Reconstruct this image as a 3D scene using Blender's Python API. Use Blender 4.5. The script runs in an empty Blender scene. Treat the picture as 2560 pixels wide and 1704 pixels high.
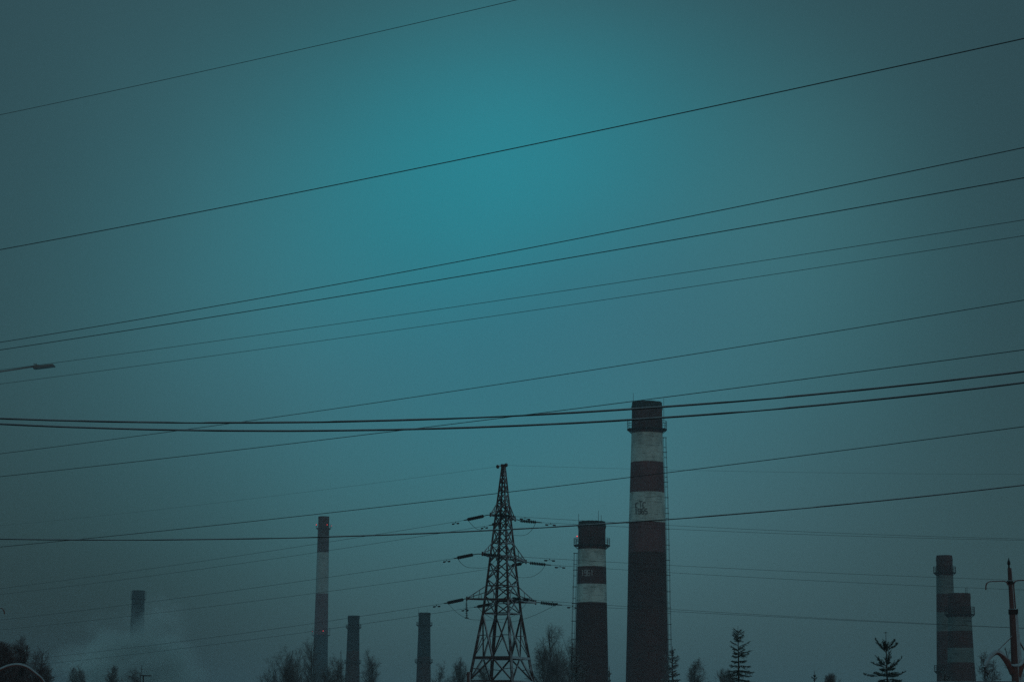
import bpy, math, random
from mathutils import Vector, Matrix
R = math.radians
scene = bpy.context.scene

# ------------------------------------------------------------------ camera
FPX = 5600.0; CX, CY = 1280.0, 852.0          # lens of the photograph, in its own pixels
cam_d = bpy.data.cameras.new("camera"); cam = bpy.data.objects.new("camera", cam_d)
scene.collection.objects.link(cam)
cam_d.sensor_width = 36.0; cam_d.lens = FPX / 2560.0 * 36.0
cam_d.clip_start = 0.3; cam_d.clip_end = 30000
CAMZ = 1.6
CM = Matrix.Translation((0, 0, CAMZ)) @ Matrix.Rotation(R(90 + 10.13), 4, 'X') @ Matrix.Rotation(R(0.54), 4, 'Z')
cam.matrix_world = CM
scene.camera = cam
C3 = CM.to_3x3()

# ------------------------------------------------------------------ light
scene.view_settings.view_transform = 'Standard'; scene.view_settings.look = 'None'
scene.view_settings.gamma = 1.0; scene.view_settings.exposure = -2.0
SUN_EL, SUN_AZ = 3.0, 165.0
sun_d = bpy.data.lights.new("sun", 'SUN'); sun = bpy.data.objects.new("sun", sun_d)
scene.collection.objects.link(sun)
sun_d.energy = 0.5; sun_d.angle = R(25); sun_d.color = (1.0, 0.62, 0.55)
sun.rotation_euler = (R(90 - SUN_EL), 0, R(180 - SUN_AZ))
world = bpy.data.worlds.new("World"); scene.world = world; world.use_nodes = True
SKY_CONST = (0.0666, 0.1982, 0.2409)
SKY_LOBES = [(-0.42, 9.64, 8.31, 5.97, -14.8, (-0.0596, 0.3030, 0.4380)),
 (-0.42, 10.08, 6.84, 2.60, 12.2, (0.0424, -0.1045, -0.0982)),
 (-3.04, 11.44, 9.29, 7.42, 86.1, (0.1076, 0.3504, 0.3861)),
 (0.28, 15.32, 5.48, 3.52, 8.5, (-0.0363, 0.3118, 0.4056)),
 (1.23, 4.60, 8.05, 4.42, 12.1, (0.1828, 0.2483, 0.2669)),
 (-9.88, 0.00, 14.00, 5.88, 19.1, (-0.1220, -0.2735, -0.3101)),
 (7.52, 13.00, 3.63, 4.13, 7.1, (0.0514, 0.2240, 0.2430)),
 (-1.49, 9.43, 4.20, 10.00, 19.0, (-0.0668, -0.1006, -0.1163))]
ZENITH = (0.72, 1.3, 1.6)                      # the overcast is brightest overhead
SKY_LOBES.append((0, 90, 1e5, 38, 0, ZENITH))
def build_world():
    nt = world.node_tree; nt.nodes.clear(); L = nt.links
    def N(t, **k):
        n = nt.nodes.new(t)
        for a, v in k.items(): setattr(n, a, v)
        return n
    def M(op, a, b=None, c=None):
        n = N('ShaderNodeMath', operation=op)
        for i, v in enumerate((a, b, c)):
            if v is None: continue
            if isinstance(v, (int, float)): n.inputs[i].default_value = v
            else: L.new(v, n.inputs[i])
        return n.outputs[0]
    tc = N('ShaderNodeTexCoord'); sp = N('ShaderNodeSeparateXYZ'); L.new(tc.outputs['Generated'], sp.inputs[0])
    az = M('MULTIPLY', M('ARCTAN2', sp.outputs[0], sp.outputs[1]), 57.29578)
    el = M('MULTIPLY', M('ARCSINE', sp.outputs[2]), 57.29578)
    # slow unevenness of the overcast
    nz = N('ShaderNodeTexNoise'); nz.inputs['Scale'].default_value = 9.0; nz.inputs['Detail'].default_value = 3.0
    nz.inputs['Roughness'].default_value = 0.45
    L.new(tc.outputs['Generated'], nz.inputs['Vector'])
    tot = None
    def rgb(c):
        n = N('ShaderNodeCombineXYZ')
        for i in range(3): n.inputs[i].default_value = c[i]
        return n.outputs[0]
    tot = rgb(SKY_CONST)
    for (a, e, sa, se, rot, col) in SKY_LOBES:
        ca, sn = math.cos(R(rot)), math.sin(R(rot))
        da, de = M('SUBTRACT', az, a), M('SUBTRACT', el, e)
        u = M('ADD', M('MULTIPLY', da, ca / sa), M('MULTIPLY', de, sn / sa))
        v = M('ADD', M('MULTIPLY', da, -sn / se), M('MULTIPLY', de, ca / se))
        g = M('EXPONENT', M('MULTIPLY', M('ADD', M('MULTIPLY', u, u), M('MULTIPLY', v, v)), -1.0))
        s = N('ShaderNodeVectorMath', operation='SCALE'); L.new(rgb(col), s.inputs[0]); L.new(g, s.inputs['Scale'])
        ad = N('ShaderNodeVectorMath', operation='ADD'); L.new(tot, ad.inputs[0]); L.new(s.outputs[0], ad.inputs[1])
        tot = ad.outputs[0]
    mod = M('MULTIPLY_ADD', nz.outputs['Fac'], 0.16, 0.92)
    s = N('ShaderNodeVectorMath', operation='SCALE'); L.new(tot, s.inputs[0]); L.new(mod, s.inputs['Scale'])
    # thin remainder of clear evening sky behind the overcast
    sky = N('ShaderNodeTexSky'); sky.sky_type = 'NISHITA'; sky.sun_disc = False
    sky.sun_elevation = R(SUN_EL); sky.sun_rotation = R(SUN_AZ); sky.air_density = 1.0; sky.dust_density = 1.0
    b1 = N('ShaderNodeBackground'); L.new(s.outputs[0], b1.inputs[0]); b1.inputs[1].default_value = 1.0
    b2 = N('ShaderNodeBackground'); L.new(sky.outputs[0], b2.inputs[0]); b2.inputs[1].default_value = NISH
    ad = N('ShaderNodeAddShader'); L.new(b1.outputs[0], ad.inputs[0]); L.new(b2.outputs[0], ad.inputs[1])
    out = N('ShaderNodeOutputWorld'); L.new(ad.outputs[0], out.inputs[0])
NISH = 0.02
build_world()
world.cycles.sampling_method = 'MANUAL'; world.cycles.sample_map_resolution = 1024
scene.cycles.volume_bounces = 3
scene.cycles.use_denoising = False
scene.cycles.max_bounces = 6

# ------------------------------------------------------------------ pixel helpers (survey of the photo)
def ray(px, py):
    return C3 @ Vector(((px - CX) / FPX, -(py - CY) / FPX, -1.0))
def P(px, py, depth):
    r = ray(px, py); return Vector((0, 0, CAMZ)) + r * (depth / r.y)
def onplane(px, py, p0, d):
    """point seen at the pixel on the vertical plane through p0 with plan direction d"""
    n = Vector((-d[1], d[0], 0)); r = ray(px, py); o = Vector((0, 0, CAMZ))
    return o + r * (n.dot(Vector(p0) - o) / n.dot(r))
def pxsize(p):                                   # metres per photo pixel at a point
    return abs((CM.inverted() @ Vector(p)).z) / FPX

# ------------------------------------------------------------------ objects
col = scene.collection
def tag(o, label=None, cat=None, group=None, kind=None):
    if label: o['label'] = label
    if cat: o['category'] = cat
    if group: o['group'] = group
    if kind: o['kind'] = kind
    return o
def thing(name, loc, label, cat, group=None):
    o = bpy.data.objects.new(name, None); col.objects.link(o); o.location = loc
    return tag(o, label, cat, group)

class MB:
    def __init__(s): s.v = []; s.f = []; s.m = []; s.mi = 0
    def ring(s, c, x, y, r, n, ph=0.0):
        b = len(s.v)
        for k in range(n):
            a = 2 * math.pi * k / n + ph
            s.v.append(c + x * (math.cos(a) * r) + y * (math.sin(a) * r))
        return b
    def bridge(s, a, b, n):
        for k in range(n):
            j = (k + 1) % n
            s.f.append((a + k, a + j, b + j, b + k)); s.m.append(s.mi)
    def cap(s, a, n, flip=False):
        s.f.append(tuple(range(a, a + n)) if not flip else tuple(range(a + n - 1, a - 1, -1))); s.m.append(s.mi)
    def tube(s, pts, rad, n=6, caps=True):
        pts = [Vector(p) for p in pts]
        if not isinstance(rad, (list, tuple)): rad = [rad] * len(pts)
        t = (pts[1] - pts[0]).normalized()
        x = t.cross(Vector((0, 0, 1)))
        if x.length < 1e-3: x = Vector((1, 0, 0))
        x.normalize(); prev = None
        for i, p in enumerate(pts):
            a = pts[max(i - 1, 0)]; b = pts[min(i + 1, len(pts) - 1)]
            t = (b - a).normalized(); x = (x - t * x.dot(t)).normalized(); y = t.cross(x)
            cur = s.ring(p, x, y, rad[i], n, math.pi / n)
            if prev is None:
                if caps: s.cap(cur, n, True)
            else: s.bridge(prev, cur, n)
            prev = cur
        if caps: s.cap(prev, n)
    def bar(s, a, b, w, n=4): s.tube([a, b], w * 0.7071 if n == 4 else w / 2, n)
    def lathe(s, prof, c=Vector((0, 0, 0)), x=Vector((1, 0, 0)), y=Vector((0, 1, 0)), z=Vector((0, 0, 1)), n=16, mats=None, close=True):
        prev = None
        for i, (r, h) in enumerate(prof):
            cur = s.ring(c + z * h, x, y, max(r, 1e-4), n)
            if prev is None:
                if close: s.cap(cur, n, True)
            else:
                if mats: s.mi = mats[i - 1]
                s.bridge(prev, cur, n)
            prev = cur
        if close: s.cap(prev, n)
    def box(s, c, hx, hy, hz, ax=Vector((1, 0, 0)), ay=Vector((0, 1, 0)), az=Vector((0, 0, 1))):
        b = len(s.v); c = Vector(c)
        for i in (-1, 1):
            for j in (-1, 1):
                for k in (-1, 1): s.v.append(c + ax * (hx * i) + ay * (hy * j) + az * (hz * k))
        for q in ((0, 1, 3, 2), (4, 6, 7, 5), (0, 4, 5, 1), (2, 3, 7, 6), (0, 2, 6, 4), (1, 5, 7, 3)):
            s.f.append(tuple(b + k for k in q)); s.m.append(s.mi)
    def build(s, name, mats, parent=None, smooth=False, origin=None):
        if not isinstance(mats, (list, tuple)): mats = [mats]
        off = Vector((0, 0, 0))
        if parent is not None:
            q = parent
            while q is not None: off = off + Vector(q.location); q = q.parent
        elif origin is not None: off = Vector(origin)
        me = bpy.data.meshes.new(name)
        me.from_pydata([tuple(Vector(p) - off) for p in s.v], [], s.f)
        for m in mats: me.materials.append(m)
        me.polygons.foreach_set('material_index', s.m)
        if smooth: me.polygons.foreach_set('use_smooth', [True] * len(s.f))
        me.update()
        o = bpy.data.objects.new(name, me); col.objects.link(o)
        if parent is not None: o.parent = parent
        elif origin is not None: o.location = origin
        return o

# ------------------------------------------------------------------ materials
def mat(name, c, rough=0.8, c2=None, scale=1.0, snow=None, bump=0.0, stretch=(1, 1, 1), brick=None, emit=None, detail=5, lo=0.35, hi=0.65, spec=0.25, wind=None):
    m = bpy.data.materials.new(name); m.use_nodes = True; nt = m.node_tree; L = nt.links
    b = nt.nodes['Principled BSDF']; b.inputs['Roughness'].default_value = rough
    b.inputs['Specular IOR Level'].default_value = spec
    def N(t, **k):
        n = nt.nodes.new(t)
        for a, v in k.items(): setattr(n, a, v)
        return n
    if emit:
        b.inputs['Base Color'].default_value = (*c, 1)
        b.inputs['Emission Color'].default_value = (*c, 1); b.inputs['Emission Strength'].default_value = emit
        return m
    tc = N('ShaderNodeTexCoord'); mp = N('ShaderNodeMapping'); mp.inputs['Scale'].default_value = stretch
    L.new(tc.outputs['Object'], mp.inputs[0])
    nz = N('ShaderNodeTexNoise'); nz.inputs['Scale'].default_value = scale; nz.inputs['Detail'].default_value = detail
    nz.inputs['Roughness'].default_value = 0.62
    L.new(mp.outputs[0], nz.inputs['Vector'])
    cr = N('ShaderNodeValToRGB'); cr.color_ramp.elements[0].position = lo; cr.color_ramp.elements[1].position = hi
    c2 = c2 or tuple(v * 0.6 for v in c)
    cr.color_ramp.elements[0].color = (*c2, 1); cr.color_ramp.elements[1].color = (*c, 1)
    L.new(nz.outputs['Fac'], cr.inputs[0]); outc = cr.outputs[0]; h = nz.outputs['Fac']
    if brick:                                      # courses: thin darker joints every few metres and fine brick grain
        w = N('ShaderNodeTexNoise'); w.inputs['Scale'].default_value = brick; w.inputs['Detail'].default_value = 2
        mp2 = N('ShaderNodeMapping'); mp2.inputs['Scale'].default_value = (0.35, 0.35, 3.2); L.new(tc.outputs['Object'], mp2.inputs[0])
        L.new(mp2.outputs[0], w.inputs['Vector'])
        r2 = N('ShaderNodeValToRGB'); r2.color_ramp.elements[0].position = 0.30; r2.color_ramp.elements[1].position = 0.46
        r2.color_ramp.elements[0].color = (0.55, 0.55, 0.55, 1); r2.color_ramp.elements[1].color = (1, 1, 1, 1)
        L.new(w.outputs['Fac'], r2.inputs[0])
        mx = N('ShaderNodeMix', data_type='RGBA', blend_type='MULTIPLY'); mx.inputs['Factor'].default_value = 1.0
        L.new(outc, mx.inputs['A']); L.new(r2.outputs[0], mx.inputs['B']); outc = mx.outputs['Result']
    if snow is not None:                           # snow lies on every upward side
        g = N('ShaderNodeNewGeometry'); sx = N('ShaderNodeVectorMath', operation='DOT_PRODUCT'); L.new(g.outputs['Normal'], sx.inputs[0])
        sx.inputs[1].default_value = wind or (0, 0, 1)
        ns = N('ShaderNodeTexNoise'); ns.inputs['Scale'].default_value = snow[1]; ns.inputs['Detail'].default_value = 3
        L.new(tc.outputs['Object'], ns.inputs['Vector'])
        a = N('ShaderNodeMath', operation='MULTIPLY_ADD'); a.inputs[1].default_value = snow[2]; a.inputs[2].default_value = -snow[2] / 2
        L.new(ns.outputs['Fac'], a.inputs[0])
        ad = N('ShaderNodeMath', operation='ADD'); L.new(sx.outputs['Value'], ad.inputs[0]); L.new(a.outputs[0], ad.inputs[1])
        mr = N('ShaderNodeMapRange'); mr.inputs['From Min'].default_value = snow[0] - 0.12; mr.inputs['From Max'].default_value = snow[0] + 0.12
        L.new(ad.outputs[0], mr.inputs['Value'])
        mx = N('ShaderNodeMix', data_type='RGBA'); L.new(mr.outputs[0], mx.inputs['Factor'])
        L.new(outc, mx.inputs['A']); mx.inputs['B'].default_value = (0.44, 0.50, 0.52, 1); outc = mx.outputs['Result']
    L.new(outc, b.inputs['Base Color'])
    if bump:
        bp = N('ShaderNodeBump'); bp.inputs['Strength'].default_value = bump; bp.inputs['Distance'].default_value = 0.1
        L.new(h, bp.inputs['Height']); L.new(bp.outputs[0], b.inputs['Normal'])
    return m
def volume(name, dens, colr, an=0.0):
    m = bpy.data.materials.new(name); m.use_nodes = True; nt = m.node_tree; nt.nodes.clear()
    v = nt.nodes.new('ShaderNodeVolumePrincipled'); v.inputs['Density'].default_value = dens
    v.inputs['Color'].default_value = (*colr, 1); v.inputs['Anisotropy'].default_value = an
    o = nt.nodes.new('ShaderNodeOutputMaterial'); nt.links.new(v.outputs[0], o.inputs['Volume'])
    return m

M_RED = mat('red_paint', (0.17, 0.076, 0.076), c2=(0.12, 0.058, 0.058), scale=0.5, stretch=(1, 1, 0.4), brick=0.9)
M_REDD = mat('sooty_red_paint', (0.115, 0.055, 0.053), c2=(0.07, 0.045, 0.044), scale=0.6, stretch=(1, 1, 0.35), brick=0.9)
M_WHITE = mat('weathered_white_paint', (0.55, 0.68, 0.61), c2=(0.34, 0.42, 0.38), scale=0.55, stretch=(1, 1, 0.5), brick=1.1, lo=0.3, hi=0.6)
M_DULL = mat('dull_red_brick', (0.105, 0.05, 0.046), c2=(0.07, 0.04, 0.037), scale=0.5, brick=0.9)
M_DWHITE2 = mat('dirty_white_paint', (0.38, 0.48, 0.44), c2=(0.28, 0.35, 0.32), scale=0.4)
M_DWHITE = mat('grey_white_paint', (0.17, 0.21, 0.195), c2=(0.12, 0.155, 0.145), scale=0.5, stretch=(0.4, 0.4, 2.5), brick=0.9)  # darker, greyer white than the other bands, with flat horizontal mottling
M_BRICK = mat('dark_brick', (0.075, 0.034, 0.03), c2=(0.058, 0.028, 0.026), scale=0.4, brick=0.9)
M_SOOT = mat('soot', (0.045, 0.065, 0.062), c2=(0.025, 0.035, 0.035), scale=1.2)
M_CONC = mat('old_concrete', (0.035, 0.047, 0.05), c2=(0.025, 0.034, 0.037), scale=0.5, stretch=(1, 1, 0.3))
M_STEEL = mat('rusty_steel', (0.045, 0.03, 0.028), c2=(0.025, 0.02, 0.02), scale=3, snow=(0.6, 3.0, 0.5))
M_STEELP = mat('weathered_lattice_steel', (0.075, 0.04, 0.036), c2=(0.045, 0.028, 0.026), scale=2, snow=(0.62, 0.9, 0.9), wind=(0.70, -0.25, 0.67))
M_CABLE = mat('dark_cable', (0.035, 0.035, 0.035), snow=(0.75, 1.5, 0.6), scale=5)
M_WIRE = mat('bare_aluminium_wire', (0.03, 0.028, 0.028), scale=5, rough=0.6)
M_GLASS = mat('glazed_insulator', (0.035, 0.028, 0.028), snow=(0.9, 2.0, 0.4), scale=6, rough=0.5)
M_LAMP = mat('painted_lamp_metal', (0.26, 0.29, 0.29), scale=3)
M_RUSTPIPE = mat('rust_brown_pipe', (0.16, 0.06, 0.05), c2=(0.10, 0.045, 0.04), scale=3, snow=(0.45, 2.0, 0.4))
M_POLE = mat('dark_pole', (0.13, 0.068, 0.062), c2=(0.09, 0.052, 0.048), scale=2.0, stretch=(1, 1, 0.3), snow=(0.72, 2.0, 0.5), wind=(0.93, -0.2, 0.3))
M_SNOW = mat('snow', (0.38, 0.46, 0.48), c2=(0.30, 0.36, 0.38), scale=2.0, bump=0.3)
M_BARK = mat('bark', (0.075, 0.055, 0.05), c2=(0.045, 0.035, 0.033), scale=4, snow=(0.85, 2.0, 0.5))
M_TWIG = mat('bare_twigs', (0.17, 0.16, 0.15), scale=4)
M_TWIGR = mat('reddish_bare_twigs', (0.15, 0.10, 0.095), scale=4)
M_TWIGF = mat('frosted_twigs', (0.20, 0.20, 0.20), c2=(0.09, 0.08, 0.08), scale=1.5)
M_NEEDLE = mat('dark_needles', (0.11, 0.15, 0.13), c2=(0.06, 0.085, 0.075), scale=3)
M_NEEDLES = mat('snowy_needles', (0.16, 0.19, 0.18), c2=(0.05, 0.06, 0.055), scale=1.6, snow=(0.05, 2.5, 1.2))
M_LETD = mat('dark_paint', (0.12, 0.13, 0.125), scale=2)
M_LETW = mat('faded_white_paint', (0.42, 0.42, 0.40), c2=(0.25, 0.25, 0.24), scale=2)
M_LIGHT = mat('red_lamp_glow', (1.0, 0.06, 0.06), emit=6.0)
M_LIGHTF = mat('dim_red_lamp_glow', (1.0, 0.05, 0.08), emit=2.0)

# ------------------------------------------------------------------ ground
g = MB(); NX = 60
for j in range(NX + 1):
    for i in range(NX + 1):
        x = -2900 + 5800 * i / NX; y = -190 + 4600 * j / NX
        g.v.append(Vector((x, y, -0.25 + 0.25 * math.sin(x * 0.013) * math.cos(y * 0.017))))
for j in range(NX):
    for i in range(NX):
        a = j * (NX + 1) + i; g.f.append((a, a + 1, a + NX + 2, a + NX + 1)); g.m.append(0)
tag(g.build('ground', mat('snow_field', (0.62, 0.64, 0.66), c2=(0.42, 0.43, 0.44), scale=0.02, bump=0.2), smooth=True), kind='structure')

# ------------------------------------------------------------------ chimneys
GLY = {  # strokes on a 4 x 6 grid
 '1': [((2, 0), (2, 6)), ((1, 5), (2, 6))],
 '9': [((0, 0), (3.4, 0)), ((3.4, 0), (3.4, 6)), ((0, 6), (3.4, 6)), ((0, 3), (0, 6)), ((0, 3), (3.4, 3))],
 '6': [((0, 0), (3.4, 0)), ((0, 0), (0, 6)), ((0, 6), (3.4, 6)), ((3.4, 0), (3.4, 3)), ((0, 3), (3.4, 3))],
 '5': [((0, 0), (3.4, 0)), ((3.4, 0), (3.4, 3.2)), ((0, 3.2), (3.4, 3.2)), ((0, 3.2), (0, 6)), ((0, 6), (3.4, 6))],
 'T': [((2, 0), (2, 6)), ((-0.3, 6), (4.3, 6))],
 'C': [((0, 0.4), (0, 5)), ((0, 5), (0.9, 6)), ((0.9, 6), (3.4, 6)), ((3.4, 6), (3.9, 5.2)), ((0, 0.4), (0.5, 0)), ((0.5, 0), (2.4, 0))],
}
def chimney(D, cx, refy, prof, bands, label, mats, group, top='plain', lip=0.0, galleries=(), ladder=None, rods=(), lights=(), letters=(), n=48, lightr=None):
    """prof: (row, half width in px) at the silhouette; bands: (row at the front, material index below it)"""
    a = P(cx, refy, D)
    root = thing('chimney', (a.x, a.y, 0), label, 'chimney', group)
    O = Vector((a.x, a.y, 0)); X, Y, Z = Vector((1, 0, 0)), Vector((0, 1, 0)), Vector((0, 0, 1))
    s0 = pxsize(a)
    def zat(row, depth=D): return P(cx, row, depth).z
    zr = [(zat(r), h * pxsize(P(cx, r, D))) for r, h in prof]
    # continue the taper to the ground
    (z1, r1), (z0, r0) = zr[-2], zr[-1]
    tap = (r0 - r1) / max(z1 - z0, 1e-6)
    zr.append((-0.5, r0 + tap * (z0 + 0.5)))
    def rad(z):
        if z >= zr[0][0]: return zr[0][1]
        for (za, ra), (zb, rb) in zip(zr, zr[1:]):
            if zb <= z <= za: return ra + (rb - ra) * (za - z) / (za - zb)
        return zr[-1][1]
    bz = []
    for row, mi in bands:
        r = rad(zat(row)); bz.append((zat(row, D - r), mi))
    zs = sorted(set([z for z, _ in zr] + [z for z, _ in bz[1:]]), reverse=True)
    zs = [z for z in zs if z <= zr[0][0]]
    # ragged, eroded rim: keep the shell hollow
    sh = MB(); wall = 0.11 * zr[0][1] + 0.25
    rnd = random.Random(int(cx))
    prev = None
    def mi_at(z):
        m = bz[0][1]
        for zb, mm in bz:
            if z < zb - 1e-3: m = mm
        return m
    rows = []
    for za, zb in zip(zs, zs[1:]):
        k = max(1, int((za - zb) / 6.0))
        for q in range(k): rows.append(za + (zb - za) * q / k)
    rows.append(zs[-1])
    jag = [rnd.uniform(-0.18, 0.12) * (0.45 if top == 'ragged' else 0.2) * zr[0][1] * 0.3 for _ in range(n)]
    inner = sh.ring(O + Z * (zs[0] - 9.0), X, Y, zr[0][1] - wall, n)
    inn = sh.ring(O + Z * zs[0], X, Y, zr[0][1] - wall, n)
    for k in range(n): sh.v[inn + k] = sh.v[inn + k] + Z * jag[k]
    sh.mi = len(mats) - 1
    sh.cap(inner, n); sh.bridge(inn, inner, n)
    cur = sh.ring(O + Z * zs[0], X, Y, zr[0][1], n)
    for k in range(n): sh.v[cur + k] = sh.v[cur + k] + Z * jag[k]
    sh.bridge(cur, inn, n); prev = cur
    for z in rows[1:]:
        cur = sh.ring(O + Z * z, X, Y, rad(z), n)
        sh.mi = mi_at(z + 0.01 if False else z + 0.0)
        # the strip above this ring takes the band it lies in
        sh.mi = mi_at(z) if z not in [b for b, _ in bz] else mi_at(z + 1e-2)
        sh.bridge(cur, prev, n); prev = cur
    sh.build('shaft', mats, root)
    # galleries
    for (row, hw, rh, posts) in galleries:
        z = zat(row); ro = hw * s0; ri = rad(z) - 0.05; t = 0.22 if rh > 0.6 else 0.15
        dk = MB()
        b = [dk.ring(O + Z * (z + dz), X, Y, r, 32) for r, dz in ((ri, -t), (ro, -t), (ro, 0), (ri, 0))]
        for q in range(4): dk.bridge(b[q], b[(q + 1) % 4], 32)
        nb = 14
        for k in range(nb):
            an = 2 * math.pi * (k + 0.3) / nb; d = Vector((math.cos(an), math.sin(an), 0))
            dk.bar(O + d * (ro - 0.15) + Z * (z - t), O + d * (ri) + Z * (z - t - (ro - ri) * 0.75), 0.13)
        gd = dk.build('gallery', M_STEEL, root)
        rl = MB()
        for k in range(posts):
            an = 2 * math.pi * k / posts + 0.1; d = Vector((math.cos(an), math.sin(an), 0))
            rl.bar(O + d * (ro - 0.06) + Z * z, O + d * (ro - 0.06) + Z * (z + rh), 0.09)
        for hh in (0.35, 0.68, 1.0):
            rl.tube([O + Vector((math.cos(2 * math.pi * k / 32), math.sin(2 * math.pi * k / 32), 0)) * (ro - 0.06) + Z * (z + rh * hh) for k in range(33)], 0.05, 4, False)
        rl.build('railing', M_STEEL, gd)
    # ladder with safety hoops
    if ladder:
        row, an, off = ladder; zt = zat(row); ld = MB()
        d = Vector((math.cos(an), math.sin(an), 0)); tn = Vector((-d.y, d.x, 0))
        nseg = 14
        for s_, ex in ((-0.28, 0), (0.28, 0), (-0.36, 0.6), (0.36, 0.6), (0, 0.78)):
            pts = []
            for k in range(nseg + 1):
                z = zt * (1 - k / nseg) + 0.1
                pts.append(O + d * (rad(z) + off + ex) + tn * s_ + Z * z)
            ld.tube(pts, 0.032, 4)
        z = 1.0
        while z < zt:
            p = O + d * (rad(z) + off) + Z * z
            ld.bar(p + tn * 0.28, p - tn * 0.28, 0.05)
            z += 0.6
        z = zt; rr = random.Random(3); k = 0
        while z > 3:
            p = O + d * (rad(z) - 0.05) + Z * z
            if k % 2 == 0:                        # hoop
                c = O + d * (rad(z) + off) + Z * z
                ld.tube([c + tn * (0.36 * math.cos(q)) + d * (0.78 * math.sin(q)) for q in [math.pi * j / 8 for j in range(9)]], 0.05, 4)
            if k % 3 == 0: ld.bar(p, p + d * (off + 0.95), 0.16)
            z -= 1.3 + rr.uniform(-0.1, 0.25); k += 1
        ld.build('ladder', M_STEEL, root)
    for (px, r0_, r1_) in rods:
        rb = MB(); b = P(px, r0_, D); t = P(px, r1_, D)
        # keep the rod vertical and on the rim circle
        dx = b.x - a.x; rr = rad(b.z) + 0.06
        dy = -math.sqrt(max(rr * rr - dx * dx, 0)) if abs(dx) < rr else 0
        rb.tube([(b.x, a.y + dy, b.z), (b.x, a.y + dy, t.z)], [0.06, 0.045], 5)
        rb.build('lightning_rod', M_STEEL, root)
    for li in lights:
        (px, py, hw), mm = li[:3], (M_LIGHTF if len(li) > 3 else M_LIGHT)
        dx = (px - cx) * s0; rr = hw * s0
        dy = -math.sqrt(max(rr * rr - dx * dx, 0)) if abs(dx) < rr else 0
        p = P(px, py, D + dy); lb = MB(); rl_ = lightr or 0.28
        lb.lathe([(rl_ * 0.4, -rl_), (rl_ * 0.9, -rl_ * 0.5), (rl_, 0.1 * rl_), (rl_ * 0.7, 0.7 * rl_), (0.02, rl_)], p, n=10)
        w = lb.build('warning_light', mm, root)
        st = MB(); st.bar(p - Z * (rl_ + 1.2), p - Z * rl_, 0.12); st.build('lamp_post', M_STEEL, w)
    for (txt, x0, x1, yt, yb, mm) in letters:
        lt = MB(); k = len(txt); cw = (x1 - x0) / (k * 4 + (k - 1) * 0.9) * 4 if k > 1 else (x1 - x0)
        step = (x1 - x0 - cw) / max(k - 1, 1)
        for i, chh in enumerate(txt):
            if isinstance(chh, tuple): chh, tt = chh
            else: tt = yt
            for (u0, v0), (u1, v1) in GLY[chh]:
                st = 5
                pts = []
                for q in range(st + 1):
                    u = u0 + (u1 - u0) * q / st; v = v0 + (v1 - v0) * q / st
                    px = x0 + step * i + cw * u / 4.0; py = yb + (tt - yb) * v / 6.0
                    dd = D - rad(zat(py)) * 0.98
                    for _ in range(3):
                        p = P(px, py, dd); rr = rad(p.z) + 0.03; dx = p.x - a.x
                        dd = a.y - math.sqrt(max(rr * rr - dx * dx, 0.01))
                    pts.append(P(px, py, dd))
                w = 0.09 * abs(yb - yt) * s0
                lt.tube(pts, w, 6)
        lt.build('lettering', mm, root)
    return root

G1 = 'chimneys of the power plant'
# the tall striped chimney
chimney(600, 1618, 1400,
    [(1006, 37.4), (1014, 37.8), (1016, 39.4), (1022, 39.4), (1026, 37.9), (1071, 38.5), (1154, 41.0), (1229, 43.4), (1302, 45.6), (1379, 47.2), (1491, 49.2), (1624, 52.3), (1687, 53.8)],
    [(1000, 2), (1018, 1), (1050, 1), (1078, 3), (1151, 0), (1227, 3), (1302, 0), (1377, 4), (1520, 5)],
    'tallest chimney, banded red and white, with the year 1965 painted on it',
    [M_RED, M_REDD, M_SOOT, M_WHITE, M_BRICK, mat('brown_brick', (0.095, 0.036, 0.032), c2=(0.07, 0.03, 0.028), scale=0.4, brick=0.9), M_SOOT], G1, top='ragged',
    galleries=[(1073, 50.5, 2.1, 22)], ladder=(1092, 0.12, 0.25),
    rods=[(1582.3, 1010, 984), (1659.6, 1056, 995)],
    letters=[('1965', 1587, 1619, 1271, 1283.5, M_LETD), ((('C', 1256), ('T', 1252), ('C', 1255)), 1589, 1614.5, 1255, 1267.5, M_LETD)])
# the shorter striped chimney
chimney(540, 1479.2, 1500,
    [(1303, 33.2), (1310, 33.6), (1313, 35.8), (1317, 35.6), (1322, 34.0), (1364, 34.0), (1372, 34.8), (1413, 35.9), (1457, 36.9), (1504, 38.2), (1565, 39.6), (1687, 42.4)],
    [(1290, 2), (1314, 1), (1370, 3), (1413.5, 0), (1457.5, 3), (1503.5, 4), (1640, 5)],
    'stout chimney with white bands and 1961 painted in white, left of the tallest one',
    [M_REDD, M_REDD, M_SOOT, M_WHITE, M_BRICK, M_BRICK, M_SOOT], G1, top='ragged',
    galleries=[(1362, 45.9, 1.6, 18)], ladder=(1382, math.pi - 0.12, 0.2),
    rods=[(1446.2, 1312, 1285), (1495, 1305, 1279), (1502, 1305, 1289)],
    lights=[(1442.8, 1339.6, 37)], letters=[('1961', 1453.5, 1483, 1424, 1438, M_LETW)], lightr=0.13)
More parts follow.
